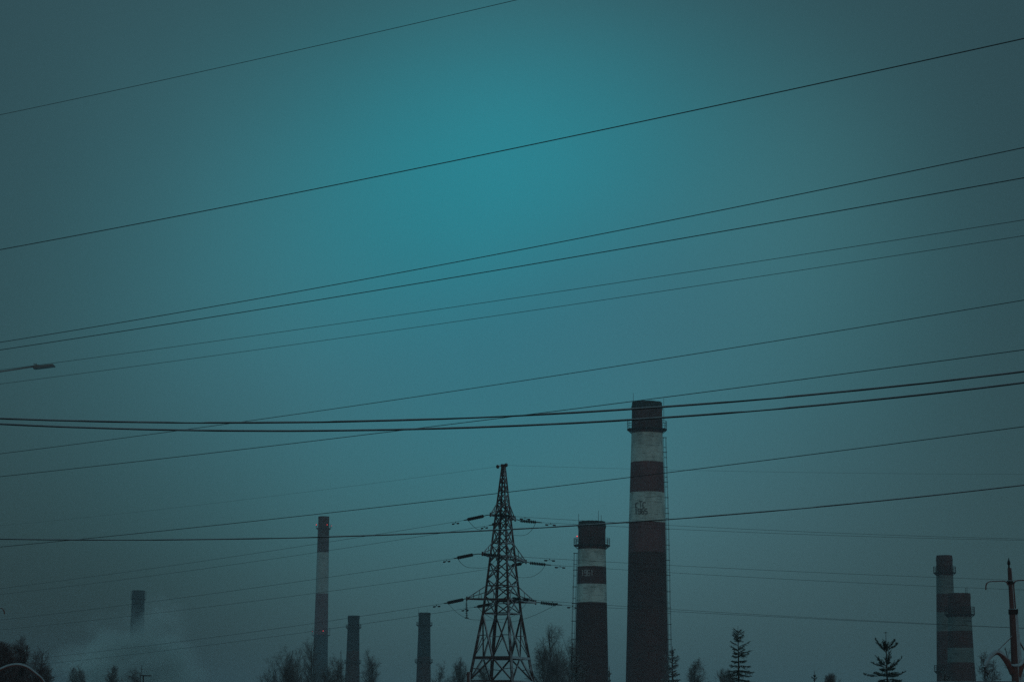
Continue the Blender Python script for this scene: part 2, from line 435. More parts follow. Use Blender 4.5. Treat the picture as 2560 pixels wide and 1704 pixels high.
# slender far striped chimney
chimney(1600, 805, 1480,
    [(1290.5, 13.8), (1317, 13.6), (1322, 14.2), (1378, 14.7), (1425, 15.6), (1480, 15.9), (1585, 17.3), (1657, 18.5)],
    [(1285, 0), (1379, 2), (1482, 1), (1586, 3)],
    'slender hazy red and white chimney with red warning lights, far left of the pylon',
    [M_DULL, M_RED, M_DWHITE2, M_CONC, M_SOOT], G1,
    galleries=[(1320, 19, 2.8, 14), (1586, 23, 4.8, 14)],
    lights=[(790.8, 1310.7, 19), (818, 1310.7, 19), (828.7, 1313.5, 19, 1), (808, 1576, 23), (781, 1577, 23.5, 1)], n=32, lightr=0.27)
chimney(1050, 883, 1600,
    [(1538, 14.8), (1544, 15.0), (1550, 14.4), (1574, 14.9), (1630, 16.2), (1704, 18.3)],
    [(1530, 0), (1625, 1)], 'plain grey chimney standing right beside the slender hazy striped one',
    [M_CONC, M_BRICK, M_SOOT], G1, galleries=[(1567, 19.6, 1.2, 12), (1655, 21.5, 1.2, 12)], n=32)
chimney(1000, 1060.3, 1600,
    [(1530.5, 14.6), (1534, 15.3), (1539, 14.7), (1575, 15.2), (1623, 16.4), (1694, 18.0)],
    [(1525, 0), (1640, 1)], 'plain grey chimney between the pylon and the two left chimneys',
    [M_CONC, M_BRICK, M_SOOT], G1, galleries=[(1561, 20.3, 1.2, 12), (1653, 23.0, 1.2, 12)], rods=[(1046, 1534, 1520), (1068, 1532, 1519)], n=32)
chimney(1250, 345.5, 1500,
    [(1475.3, 16.0), (1477.5, 16.2), (1478, 15.2), (1492, 15.6), (1541, 16.6)],
    [(1470, 0)], 'faint distant chimney top fading into smoke at far left',
    [M_SOOT, M_SOOT], G1, galleries=[(1496, 19.5, 4.0, 12)], n=32)
chimney(600, 2361.3, 1420,
    [(1387.8, 19.2), (1392, 19.9), (1398, 20.9), (1404, 20.1), (1436, 20.7), (1476, 21.5), (1520, 22.4), (1704, 26.0)],
    [(1380, 0), (1437, 1), (1483, 0), (1529, 1), (1576, 0)], 'narrow taller chimney at right, half hidden behind the wider one',
    [M_DULL, M_DWHITE, M_SOOT], G1, galleries=[(1430, 28.0, 1.5, 14), (1676, 31.5, 1.5, 14)], n=36)
chimney(520, 2401, 1600,
    [(1482.5, 27.2), (1488, 27.6), (1492, 28.4), (1498, 27.4), (1540, 29.0), (1583, 30.3), (1655, 33.2), (1700, 36.0)],
    [(1475, 0), (1540, 1), (1575.5, 0), (1617.5, 1), (1654, 0)], 'wide chimney with greyish pale bands at right, in front of the narrow one',
    [M_DULL, M_DWHITE, M_SOOT], G1, top='ragged', galleries=[(1534, 37.5, 1.6, 16)], rods=[(2409, 1484, 1470), (2413, 1484, 1468.5)], n=40)

# ------------------------------------------------------------------ lattice pylon
DP = 240.0
pyl0 = P(1254.5, 1600, DP)
PX_, PY_ = pyl0.x, pyl0.y
def zz(row): return P(1256, row, DP).z
root = thing('pylon', (PX_, PY_, 0), 'snow-dusted steel lattice pylon carrying the thin distant power lines', 'pylon')
A0 = R(18.75)
def RR(row):
    px = 4.2 + (row - 1163) * 0.1235 if row <= 1533 else 49.9 + (row - 1533) * 0.2036
    return px
def corner(i, row):
    s = pxsize(P(1256, row, DP)); r = RR(row) * s
    # 0 left, 1 near right, 2 right, 3 far left
    d = [(-math.cos(A0), -math.sin(A0)), (math.sin(A0), -math.cos(A0)), (math.cos(A0), math.sin(A0)), (-math.sin(A0), math.cos(A0))][i]
    return Vector((PX_ + d[0] * r, PY_ + d[1] * r, zz(row)))
GROUNDROW = 1889
for i in range(4):
    lg = MB(); rows = [1163, 1258, 1357, 1464, 1533, 1644, 1702, GROUNDROW]
    wd = [0.075, 0.10, 0.125, 0.14, 0.16, 0.17, 0.18, 0.2]
    if i in (3,): wd = [w * 1.25 for w in wd]
    lg.tube([corner(i, r) for r in rows], wd, 4)
    lg.build('leg', M_STEELP, root)
FACES = ((0, 1), (1, 2), (2, 3), (3, 0))
for fi, (a, b) in enumerate(FACES):
    br = MB()
    prow = [1163]
    while prow[-1] < 1520:
        w = (RR(prow[-1]) * 1.41) * 0.95 + 9
        prow.append(prow[-1] + min(w, 45))
    sc = (1533 - 1163) / (prow[-1] - 1163); prow = [1163 + (r - 1163) * sc for r in prow]
    for k, (r0, r1) in enumerate(zip(prow, prow[1:])):
        w = 0.07 if r0 < 1258 else 0.10
        br.bar(corner(a, r0), corner(b, r1), w); br.bar(corner(b, r0), corner(a, r1), w)
    for r in (1175, 1258, 1288, 1357, 1390, 1464, 1498, 1533):
        br.bar(corner(a, r), corner(b, r), 0.13 if r in (1288, 1390, 1498, 1533) else 0.09)
    # splayed base
    mid = (corner(a, 1644) + corner(b, 1644)) / 2
    for q, o_ in ((a, b), (b, a)):
        top = corner(q, 1536)
        br.bar(top, mid, 0.15)
        h = corner(q, 1588); dm = top + (mid - top) * 0.48
        br.bar(h, dm, 0.08); br.bar(dm, corner(q, 1642), 0.07)
        br.bar(mid, corner(q, 1702), 0.15)
        m2 = mid + (corner(q, 1702) - mid) * 0.5
        br.bar(m2, corner(q, 1670), 0.07)
        mb = (corner(a, GROUNDROW) + corner(b, GROUNDROW)) / 2
        br.bar(mb + Vector((0, 0, 0.3)), corner(q, 1702), 0.14)
    br.bar(corner(a, 1644), corner(b, 1644), 0.26)
    br.bar(corner(a, 1702), corner(b, 1702), 0.16)
    br.build('bracing', M_STEELP, root)
pk = MB(); t = Vector((PX_, PY_, zz(1163.5)))
t = corner(0, 1163) / 2 + corner(2, 1163) / 2
pk.box(t, 0.3, 0.3, 0.12); pk.bar(P(1243, 1164.5, DP - 0.6), P(1268, 1162.5, DP + 0.6), 0.10)
for (ex, ey, dd) in ((1244.5, 1165.5, -0.6), (1265.5, 1161.5, 0.6)):
    c = P(ex, ey, DP + dd); pk.lathe([(0.05, -0.22), (0.18, -0.12), (0.18, 0.1), (0.05, 0.2)], c, n=8)
pk.build('peak_plate', M_STEELP, root)

DL = Vector((-math.sin(R(36)), math.cos(R(36)), 0))     # plan direction of the lines leaving left
DR = Vector((math.sin(R(67)), math.cos(R(67)), 0))      # ... and right
def arm_tip(px, py, zrow):                               # tip at height of zrow seen at the pixel
    z = zz(zrow); r = ray(px, py); o = Vector((0, 0, CAMZ)); return o + r * ((z - CAMZ) / r.z)
tips = {}
for key, row, up, N_, F_ in (('u', 1292, 1258, (1226, 1286.5), (1288, 1298)), ('m', 1394, 1357, (1206, 1384), (1315, 1404)), ('l', 1501, 1464, (1167, 1496), (1339, 1505.8))):
    for side, px in (('n', N_), ('f', F_)):
        tp = arm_tip(px[0], px[1], row); tips[key + side] = tp
        ar = MB()
        ca, cb = (0, 1) if side == 'n' else (2, 3)
        for c_ in (ca, cb):
            ar.bar(tp, corner(c_, row - 2), 0.17)
            ar.bar(tp + Vector((0, 0, 0.05)), corner(c_, up), 0.075)
        for f in (0.35, 0.65):
            ar.bar(tp.lerp(corner(ca, row - 2), f), tp.lerp(corner(cb, row - 2), f), 0.08)
            ar.bar(tp.lerp(corner(ca, up), f), tp.lerp(corner(ca, row - 2), f), 0.05)
            ar.bar(tp.lerp(corner(cb, up), f), tp.lerp(corner(cb, row - 2), f), 0.05)
        ar.bar(tp - Vector((0, 0, 0.2)), tp + Vector((0, 0, 0.25)), 0.16)
        ar.build('crossarm', M_STEELP, root)

def string(a, b, nd, parent, link=True, r=0.19):
    """a string of cap-and-disc insulators from a to b"""
    s = MB(); d = (b - a); Ln = d.length; z = d.normalized()
    x = z.cross(Vector((0, 0, 1)));  x = x.normalized() if x.length > 1e-3 else Vector((1, 0, 0)); y = z.cross(x)
    prof = [(0.035, 0)]
    for k in range(nd):
        h = Ln * (k + 0.25) / nd; e = Ln / nd
        prof += [(0.04, h), (r, h + 0.12 * e), (r * 0.92, h + 0.34 * e), (0.045, h + 0.42 * e)]
    prof.append((0.035, Ln))
    s.lathe(prof, a, x, y, z, n=10)
    return s.build('insulator_string', M_GLASS, parent)
def fit_wire(samples, p0, d):
    """parabola z(t) in the vertical plane through p0, by least squares"""
    pts = [onplane(px, py, p0, d) for px, py in samples]
    ts = [(p - Vector(p0)).dot(d) for p in pts]; zs = [p.z for p in pts]
    n = len(ts); m = sum(ts) / n; h = max(abs(t - m) for t in ts); u = [(t - m) / h for t in ts]
    A = [[sum(q ** (i + j) for q in u) for j in range(3)] + [sum(z * q ** i for q, z in zip(u, zs))] for i in range(3)]
    for i in range(3):                            # plain elimination in double precision
        pv = max(range(i, 3), key=lambda r: abs(A[r][i])); A[i], A[pv] = A[pv], A[i]
        for r in range(3):
            if r != i:
                f = A[r][i] / A[i][i]; A[r] = [x - f * y for x, y in zip(A[r], A[i])]
    a, b, c = (A[i][3] / A[i][i] for i in range(3))
    return (a - b * m / h + c * m * m / h / h, b / h - 2 * c * m / h / h, c / h / h), ts
def wire_pts(c, p0, d, t0, t1, n=70):
    return [Vector((p0[0] + d.x * t, p0[1] + d.y * t, c[0] + c[1] * t + c[2] * t * t)) for t in [t0 + (t1 - t0) * k / n for k in range(n + 1)]]

def damper(p, d, parent):
    s = MB(); s.tube([p + d * -0.45 - Vector((0, 0, 0.22)), p - Vector((0, 0, 0.12)), p + d * 0.45 - Vector((0, 0, 0.22))], 0.025, 4)
    for q in (-1, 1):
        c = p + d * (0.45 * q) - Vector((0, 0, 0.22)); s.tube([c - d * 0.15, c + d * 0.15], 0.085, 6)
    s.bar(p, p - Vector((0, 0, 0.14)), 0.07)
    s.build('vibration_damper', M_GLASS, parent)

GL, GR = 'power lines leaving the pylon to the left', 'power lines leaving the pylon to the right'
WR = 0.020
# key, start of discs, end of discs (px), line samples, damper px, label
left = [
 ('un', (1208, 1289.5), (1169, 1298), [(1160, 1300), (1000, 1325.4), (640, 1384), (300, 1429), (0, 1470.7)], 1138, 'thin power line on the left running to the near tip of the top pylon arm'),
 ('uf', (1252, 1306), (1232, 1310.5), [(1226, 1312), (1000, 1348.7), (640, 1403.5), (300, 1447), (0, 1485.4)], 1210, 'thin power line on the left running to the far tip of the top pylon arm'),
 ('mn', (1181, 1386), (1144, 1393.5), [(1136, 1395), (1000, 1415.6), (640, 1469), (300, 1512), (0, 1549)], 1116, 'thin power line on the left running to the near tip of the middle pylon arm'),
 ('mf', (1302, 1408.5), (1282, 1412), [(1218, 1422.6), (1000, 1454), (640, 1502), (300, 1540), (0, 1573.8)], 1232, 'thin power line on the left running to the far tip of the middle pylon arm'),
 ('ln', (1157, 1498), (1119, 1506), [(1108, 1507.6), (1000, 1523.7), (640, 1577), (420, 1607), (122, 1641)], 1091, 'thin power line on the left running to the near tip of the lowest pylon arm'),
 ('lf', (1229, 1509), (1194, 1515.5), [(1185, 1517), (1075, 1533), (1000, 1544.6), (640, 1596), (420, 1624.5), (116, 1657.7)], 1162, 'thin power line on the left running to the far tip of the lowest pylon arm'),
]
right = [
 ('un', (1236, 1287), (1274, 1289), [(1280, 1290), (1290, 1291.5), (1420, 1298), (1650, 1311), (1890, 1322.8), (2200, 1336), (2500, 1344.6)], 1313, 'thin power line on the right starting at the near tip of the top pylon arm'),
 ('uf', (1301, 1301), (1340, 1304.5), [(1347, 1305), (1420, 1309), (1650, 1320.5), (1890, 1330.4), (2200, 1341), (2500, 1348.5)], 1377, 'thin power line on the right starting at the far tip of the top pylon arm'),
 ('mn', (1209, 1385), (1250, 1388), [(1256, 1388.6), (1311, 1391.5), (1420, 1398), (1571, 1406.6), (1720, 1413.7), (1890, 1423.7), (2260, 1439.3), (2505, 1447.8)], 1375, 'thin power line on the right starting at the near tip of the middle pylon arm'),
 ('mf', (1325, 1406.5), (1363.6, 1410.5), [(1370, 1411), (1420, 1414.4), (1571, 1424), (1720, 1433), (1890, 1442.9), (2260, 1461), (2560, 1473.7)], 1401, 'thin power line on the right starting at the far tip of the middle pylon arm'),
 ('ln', (1281, 1495), (1322, 1498), [(1331, 1498.8), (1420, 1505.5), (1569, 1515), (1720, 1525), (1890, 1535), (2150, 1549), (2400, 1561), (2560, 1569)], 1382, 'thin power line on the right starting at the near side of the lowest pylon arm'),
 ('lf', (1351.7, 1505.6), (1390, 1510.5), [(1398, 1511), (1420, 1512), (1569, 1520.5), (1720, 1529.6), (1890, 1538.8), (2150, 1551), (2400, 1562), (2560, 1570)], 1432, 'thin power line on the right starting at the far tip of the lowest pylon arm'),
]
ends = {}
for data, d, gname, sgn in ((left, DL, GL, 'L'), (right, DR, GR, 'R')):
    for key, sa, sb, smp, dpx, lab in data:
        tp = tips[key]
        a = onplane(sa[0], sa[1], tp, d); b = onplane(sb[0], sb[1], tp, d)
        if key == 'ln' and sgn == 'R':
            m1 = a.lerp(b, 0.52); m2 = a.lerp(b, 0.66)
            string(a, m1, 6, root); string(m2, b, 5, root)
            lk = MB(); lk.tube([m1, m2], 0.05, 5); lk.build('strain_link', M_GLASS, root)
            lk = MB(); lk.tube([corner(1, 1499), a], 0.05, 5); lk.build('strain_link', M_GLASS, root)
        else:
            nd = 9 if (b - a).length > 1.3 else 6
            st = string(a, b, nd, root)
            lk = MB(); lk.tube([tp, tp.lerp(a, 0.5) + Vector((0, 0, 0.05)), a], 0.05, 5); lk.build('strain_link', M_GLASS, root)
        c, ts = fit_wire([(sb[0], sb[1])] * 2 + smp, tp, d)
        t0 = (b - tp).dot(d); t1 = max(ts) + 60
        pts = [b] + wire_pts(c, tp, d, t0 + 0.7, t1)
        lk = MB(); lk.tube([b, pts[1]], [0.07, 0.05], 6); lk.build('dead_end_clamp', M_GLASS, root)
        w = MB(); w.tube(pts, WR, 4, True)
        wo = w.build('power_line', M_WIRE, None, origin=b)
        tag(wo, lab, 'power line', gname)
        # damper
        best = min(pts, key=lambda p: abs((CX + FPX * (CM.inverted() @ p).x / -(CM.inverted() @ p).z) - dpx))
        tt = None; lo_, hi_ = pts[1], pts[4]
        for k in range(200):
            p = pts[1].lerp(pts[6], k / 199.0); q = CM.inverted() @ p
            if abs(CX + FPX * q.x / -q.z - dpx) < 1.2: tt = p; break
        if tt is None: tt = best
        tz = c[0] + c[1] * (tt - tp).dot(d) + c[2] * ((tt - tp).dot(d)) ** 2
        damper(Vector((tt.x, tt.y, tz)), d, wo)
        ends[key + sgn] = b
def smooth(pts, n=6):
    out = []
    for i in range(len(pts) - 1):
        p0, p1, p2, p3 = pts[max(i - 1, 0)], pts[i], pts[i + 1], pts[min(i + 2, len(pts) - 1)]
        for k in range(n):
            t = k / n
            out.append(0.5 * ((2 * p1) + (p2 - p0) * t + (2 * p0 - 5 * p1 + 4 * p2 - p3) * t * t + (3 * p1 - p0 - 3 * p2 + p3) * t ** 3))
    return out + [pts[-1]]
jump = {'un': [(1178, 1309), (1192, 1321), (1216, 1325), (1250, 1318)], 'uf': [(1250, 1330), (1284, 1337), (1313, 1336.5), (1330, 1323)],
        'mn': [(1152, 1406), (1166, 1416), (1185, 1418.3), (1220, 1416)], 'mf': [(1290, 1430), (1296, 1442), (1330, 1440.5), (1352, 1427)],
        'ln': [(1140, 1528), (1168, 1545), (1205, 1548.5), (1268, 1545), (1300, 1525)], 'lf': [(1210, 1532), (1250, 1554), (1278, 1553.5), (1320, 1543), (1360, 1526)]}
for key, mids in jump.items():
    a, b = ends[key + 'L'], ends[key + 'R']; pts = [a]
    for k, (px, py) in enumerate(mids):
        f = (k + 1) / (len(mids) + 1); pts.append(P(px, py, a.y + (b.y - a.y) * f))
    pts.append(b); s = MB(); s.tube(smooth(pts), 0.022, 4); s.build('jumper_wire', M_WIRE, root)
# hanging string that steadies the jumper under the near tip of the lowest arm
tp = tips['ln']; dpt = P(1167, 1543.5, tp.y)
string(P(1166, 1506, tp.y), dpt, 8, root, r=0.14)
s = MB(); s.tube([tp, P(1166, 1506, tp.y)], 0.04, 5); s.build('strain_link', M_GLASS, root)
s = MB(); s.bar(dpt - Vector((0.2, 0, 0)), dpt + Vector((0.2, 0, -0.05)), 0.1); s.build('strain_link', M_GLASS, root)
tp = tips['lf']; s = MB()
# earth wires
for px0, d, smp, lab, gname in ((P(1244, 1165.5, DP), DL, [(1240, 1165.8), (1060, 1191.5), (1000, 1198), (640, 1244), (300, 1284), (0, 1313)], 'faint earth wire on the left rising to the peak of the pylon', GL),
                          (P(1266, 1161.5, DP), DR, [(1272, 1162.5), (1420, 1167), (1573, 1171.5), (1890, 1178.5), (2200, 1182), (2500, 1184.8)], 'faint earth wire on the right leaving the peak of the pylon', GR)):
    c, ts = fit_wire(smp, px0, d); w = MB(); w.tube([px0] + wire_pts(c, px0, d, 0.5, max(ts) + 60), 0.011, 4)
    tag(w.build('earth_wire', M_WIRE, None, origin=px0), lab, 'power line', gname)

# ------------------------------------------------------------------ the near overhead wires
DS = Vector((-math.sin(R(49)), math.cos(R(49)), 0)); NS = Vector((math.cos(R(49)), math.sin(R(49)), 0))
GN = 'overhead wires crossing the sky'
near = [
 (60, 0.010, [(0, 287.2), (315, 221), (610, 156), (978, 72), (1295, 0)], 'highest thin wire, crossing only the upper left of the sky', 1.0),
 (50, 0.0135, [(0, 624), (610, 508.7), (1250, 379), (1543, 315), (1890, 244), (2560, 97)], 'dark wire crossing the brightest patch of sky, second from the top', 1),
 (60, 0.013, [(0, 855.6), (610, 752), (1250, 634.7), (1890, 508), (2500, 382), (2560, 369)], 'upper wire of the close dark pair, third from the top', 1),
 (64, 0.0145, [(0, 874.5), (610, 779.6), (1250, 674), (1890, 564), (2500, 455), (2560, 445)], 'lower wire of the close dark pair, fourth from the top', 1),
 (70, 0.009, [(105, 911), (610, 842), (1250, 751), (1890, 654), (2500, 559), (2560, 550)], 'thin wire that meets the street lamp arm at the left edge', 1),
 (74, 0.009, [(0, 959.7), (300, 920.5), (670, 868.5), (1250, 788.8), (1890, 693), (2500, 598), (2560, 589)], 'thin wire just under the one that meets the lamp arm', 1),
 (78, 0.013, [(0, 1133.7), (430, 1078), (640, 1048.9), (1000, 997.3), (1250, 960), (1890, 860), (2500, 760), (2560, 750)], 'dark wire crossing the two thick cables near the left', 1),
 (85, 0.0155, [(0, 1191), (640, 1118.7), (1000, 1073.5), (1250, 1046), (1660, 993), (1890, 964.7), (2500, 880), (2560, 875)], 'dark wire passing just over the top of the tallest chimney', 1),
 (95, 0.0165, [(0, 1366.5), (180, 1349), (640, 1301), (1000, 1260.7), (1250, 1233), (1663, 1181), (1890, 1153), (2500, 1073.7), (2560, 1066)], 'dark wire passing behind the pylon top and across the upper red band', 1),
]
for c0, r, smp, lab, _ in near:
    p0 = NS * c0
    if 'behind the pylon' in lab: lab = 'dark wire crossing the pylon top and the middle red band of the tallest chimney'
    c, ts = fit_wire(smp, p0, DS)
    w = MB(); w.tube(wire_pts(c, p0, DS, min(ts) - 45, max(ts) + 45, 80), r * 1.2, 5)
    o_ = onplane(smp[0][0], smp[0][1], p0, DS)
    tag(w.build('overhead_wire', M_WIRE, None, origin=o_), lab, 'wire', GN)
GC = 'thick snow-covered cables hanging over the street'
cabl = [
 (30, 0.0108, [(0, 1044.3), (307, 1055.7), (560, 1057.6), (640, 1057.6), (1000, 1050.4), (1250, 1041), (1600, 1020), (1890, 998), (2500, 936.6), (2560, 929)], 'upper of two thick snow-covered cables sagging across the picture', 8),
 (31, 0.0108, [(0, 1058.4), (307, 1072.8), (640, 1078.5), (1000, 1074.6), (1250, 1066), (1600, 1046.5), (1890, 1025.4), (2500, 965), (2560, 956.7)], 'lower of two thick snow-covered cables sagging across the picture', 8),
 (42, 0.0098, [(0, 1346), (300, 1349), (610, 1348), (1000, 1336), (1250, 1324), (1663, 1297), (1890, 1280), (2500, 1219), (2560, 1213)], 'lowest thick cable, crossing the rim of the 1961 chimney', 6),
]
for D_, r, smp, lab, az_ in cabl:
    d = Vector((-math.cos(R(az_)), math.sin(R(az_)), 0)); p0 = Vector((0, D_, 0))
    c, ts = fit_wire(smp, p0, d)
    pts = wire_pts(c, p0, d, min(ts) - 14, max(ts) + 16, 150)
    rnd = random.Random(int(D_)); rr = [r * rnd.uniform(0.88, 1.12) for _ in pts]
    w = MB(); w.tube(pts, rr, 8)
    o_ = onplane(smp[0][0], smp[0][1], p0, d)
    wo = w.build('overhead_cable', M_CABLE, None, origin=o_); tag(wo, lab, 'cable', GC)
    # snow still lying along the top, fallen off in places
    fine = [pts[int(k)].lerp(pts[min(int(k) + 1, len(pts) - 1)], k - int(k)) for k in [q * (len(pts) - 1) / 600 for q in range(601)]]
    on, lift, rs = 1.0, [], []
    for q in range(601):
        if rnd.random() < (0.02 if on > 0.5 else 0.12): on = 1.0 - on
        lift.append((lift[-1] * 0.5 + on * 0.5) if lift else on)
    sn_ = MB(); sn_.tube([p + Vector((0, 0, r * (0.15 + 0.85 * l))) for p, l in zip(fine, lift)], [r * (0.35 + 0.33 * l * rnd.uniform(0.8, 1.15)) for l in lift], 6)
    sn_.build('snow_cover', M_SNOW, wo)

# ------------------------------------------------------------------ street lamps and poles
def snow_tube(pts, rad, lift=0.45, w=0.8, n=8, skip=0.0):
    s = MB(); s.tube([Vector(p) + Vector((0, 0, r * lift)) for p, r in zip(pts, rad)], [r * w for r in rad], n); return s
# lamp reaching in at the left edge
DLp = 40.0; s_ = DLp / FPX
lp = P(-260, 1200, DLp)
L_ = thing('street_lamp', (lp.x, lp.y, 0), 'street lamp whose flat head reaches in on a long arm at the left edge', 'street lamp')
top = P(-262, 962, DLp)
s = MB(); s.tube([(lp.x, lp.y, -0.1), (lp.x, lp.y, 4), (lp.x, lp.y, top.z - 0.15)], [0.11, 0.09, 0.06], 12)
s.build('post', M_POLE, L_)
s = MB(); s.tube(smooth([Vector((lp.x, lp.y, top.z - 0.3)), P(-250, 968, DLp), P(-200, 955, DLp), P(-100, 942, DLp), P(0, 928.5, DLp), P(86, 915.5, DLp)]), 0.015, 10)
s.build('arm', M_LAMP, L_)
hd = MB(); a_, b_ = P(86, 920.5, DLp), P(136, 914.5, DLp); ax = (b_ - a_).normalized(); az_ = Vector((0, 1, 0)).cross(ax) * -1; az_ = ax.cross(Vector((0, 1, 0)))
hd.box((a_ + b_) / 2, (b_ - a_).length / 2, 0.09, 0.011, ax, Vector((0, 1, 0)), az_)
hd.box(a_ + (b_ - a_) * 0.5 + az_ * 0.02, (b_ - a_).length * 0.46, 0.08, 0.01, ax, Vector((0, 1, 0)), az_)
h_ = hd.build('lamp_head', M_LAMP, L_)
bk = MB(); bk.box(P(87.5, 917.5, DLp), 0.028, 0.05, 0.03, ax, Vector((0, 1, 0)), az_)
bk.box(P(94, 915, DLp), 0.022, 0.04, 0.02, ax, Vector((0, 1, 0)), az_)
bk.tube([P(90, 912, DLp), P(90, 908.5, DLp)], 0.012, 6); bk.tube([P(86, 911, DLp), P(85, 908, DLp)], 0.01, 6)
bk.build('bracket', M_LAMP, h_)

def horn(s, pts, rad): s.tube(smooth([Vector(p) for p in pts], 8), rad, 10)
def interp(rs, n, k):  # radii along a smoothed path
    out = []
    for i in range(len(rs) - 1):
        for q in range(n): out.append(rs[i] + (rs[i + 1] - rs[i]) * q / n)
    return out + [rs[-1]]
# tall pole on the right
DPo = 75.0
def pp(px, py, off=0.0): return P(px, py, DPo + off)
ppx = pp(2535, 1650)
Pl = thing('utility_pole', (pp(2543, 1704).x, DPo, 0), 'dark brown pole with hooked pipes and curved snow-covered arms at the right edge', 'utility pole')
s = MB(); s.tube([pp(2556, 1888), pp(2539.5, 1704), pp(2535, 1600), pp(2531.2, 1530), pp(2530, 1516), pp(2526, 1450), pp(2524, 1419)],
     [0.165, 0.133, 0.12, 0.112, 0.085, 0.078, 0.072], 14); s.build('post', M_POLE, Pl)
s = MB(); s.lathe([(0.03, -0.05), (0.03, 0.06), (0.055, 0.10), (0.05, 0.17), (0.02, 0.24), (0.012, 0.30)], pp(2522.3, 1416.5), n=8); s.build('pole_top_pin', M_GLASS, Pl)
# snow driven against the right side of the pole
s = MB(); s.tube([pp(2553.5, 1704, 0.02), pp(2545.5, 1600, 0.02), pp(2540.5, 1535, 0.02)], [0.075, 0.07, 0.05], 10)
s.build('snow_crust', M_SNOW, Pl)
s = MB(); s.tube(smooth([pp(2519.5, 1462, -0.08), pp(2518, 1456, -0.08), pp(2513, 1452.3, -0.08), pp(2505, 1451.2, -0.08), pp(2490, 1452, -0.08), pp(2475, 1452.6, -0.08), pp(2468, 1456, -0.08), pp(2465, 1463, -0.08), pp(2464.6, 1473.5, -0.08)]), 0.022, 8)
s.build('hooked_pipe', M_RUSTPIPE, Pl)
s = MB(); s.tube(smooth([pp(2538.5, 1520, 0.02), pp(2536, 1490, 0.02), pp(2534, 1463, 0.02), pp(2536.5, 1454, 0.02), pp(2543, 1450, 0.02), pp(2560, 1449, 0.02), pp(2585, 1449.5, 0.02), pp(2592, 1455, 0.02), pp(2594, 1469, 0.02)]), 0.026, 8)
s.build('hooked_pipe', M_RUSTPIPE, Pl)
s = MB(); c_ = pp(2532.5, 1526); s.lathe([(0.13, -0.1), (0.155, -0.09), (0.155, 0.07), (0.13, 0.08)], c_ - Vector((0, 0, 0.02)), n=14)
s.bar(pp(2524, 1526, -0.12), pp(2544, 1530.5, -0.05), 0.07); s.bar(pp(2543.5, 1521), pp(2543.5, 1532), 0.04)
s.build('clamp', M_STEEL, Pl)
s = MB(); s.lathe([(0.10, -0.06), (0.115, -0.05), (0.115, 0.05), (0.10, 0.06)], pp(2525, 1455), n=12); s.build('clamp', M_STEEL, Pl)
lf = [pp(2534, 1682), pp(2525, 1664), pp(2513, 1646), pp(2503, 1635.5), pp(2493, 1631.5), pp(2483, 1636), pp(2474, 1645.5), pp(2466, 1658), pp(2462, 1664)]
rf = [0.13, 0.115, 0.10, 0.08, 0.055, 0.045, 0.04, 0.035, 0.03]
s = MB(); s.tube(smooth(lf, 5), interp(rf, 5, 0), 10); ar_ = s.build('curved_arm', M_RUSTPIPE, Pl)
sn = [p + Vector((0, 0, f)) for p, f in zip(lf[1:], (0.09, 0.08, 0.07, 0.06, 0.05, 0.05, 0.04, 0.02))]
s = MB(); s.tube(smooth(sn, 5), interp([0.03, 0.045, 0.05, 0.07, 0.075, 0.07, 0.065, 0.04], 5, 0), 10); s.build('snow_crust', M_SNOW, ar_)
s = MB(); c_ = pp(2461.6, 1667.5); s.lathe([(0.02, 0.05), (0.075, 0.02), (0.075, -0.01), (0.03, -0.03), (0.03, -0.10), (0.045, -0.11)], c_, n=10)
s.tube([pp(2462, 1675.5), pp(2471.5, 1682.5)], [0.03, 0.035], 8); s.build('lamp_holder', M_STEEL, ar_)
rt = [pp(2545, 1690, 0.02), pp(2552, 1668, 0.02), pp(2562, 1652, 0.02), pp(2575, 1640, 0.02), pp(2590, 1636, 0.02), pp(2602, 1645, 0.02), pp(2612, 1662, 0.02)]
s = MB(); s.tube(smooth(rt, 5), interp([0.12, 0.1, 0.085, 0.07, 0.05, 0.04, 0.03], 5, 0), 10); ar2 = s.build('curved_arm', M_RUSTPIPE, Pl)
sn = [pp(2529, 1660, -0.1), pp(2534, 1661.5, -0.13), pp(2541, 1661.5, -0.13), pp(2550, 1660, -0.1), pp(2560, 1650), pp(2575, 1635), pp(2590, 1631)]
s = MB(); s.tube(smooth(sn, 5), interp([0.02, 0.035, 0.04, 0.05, 0.06, 0.07, 0.05], 5, 0), 10); s.build('snow_crust', M_SNOW, ar2)
s = MB(); s.tube([pp(2531, 1589, -0.1), pp(2495, 1624, -0.1)], 0.014, 6); s.build('stay_rod', M_RUSTPIPE, Pl)
s = MB(); s.tube([pp(2543, 1594), pp(2561, 1624), pp(2578, 1638)], [0.03, 0.026, 0.02], 6); s.build('stay_rod', M_RUSTPIPE, Pl)
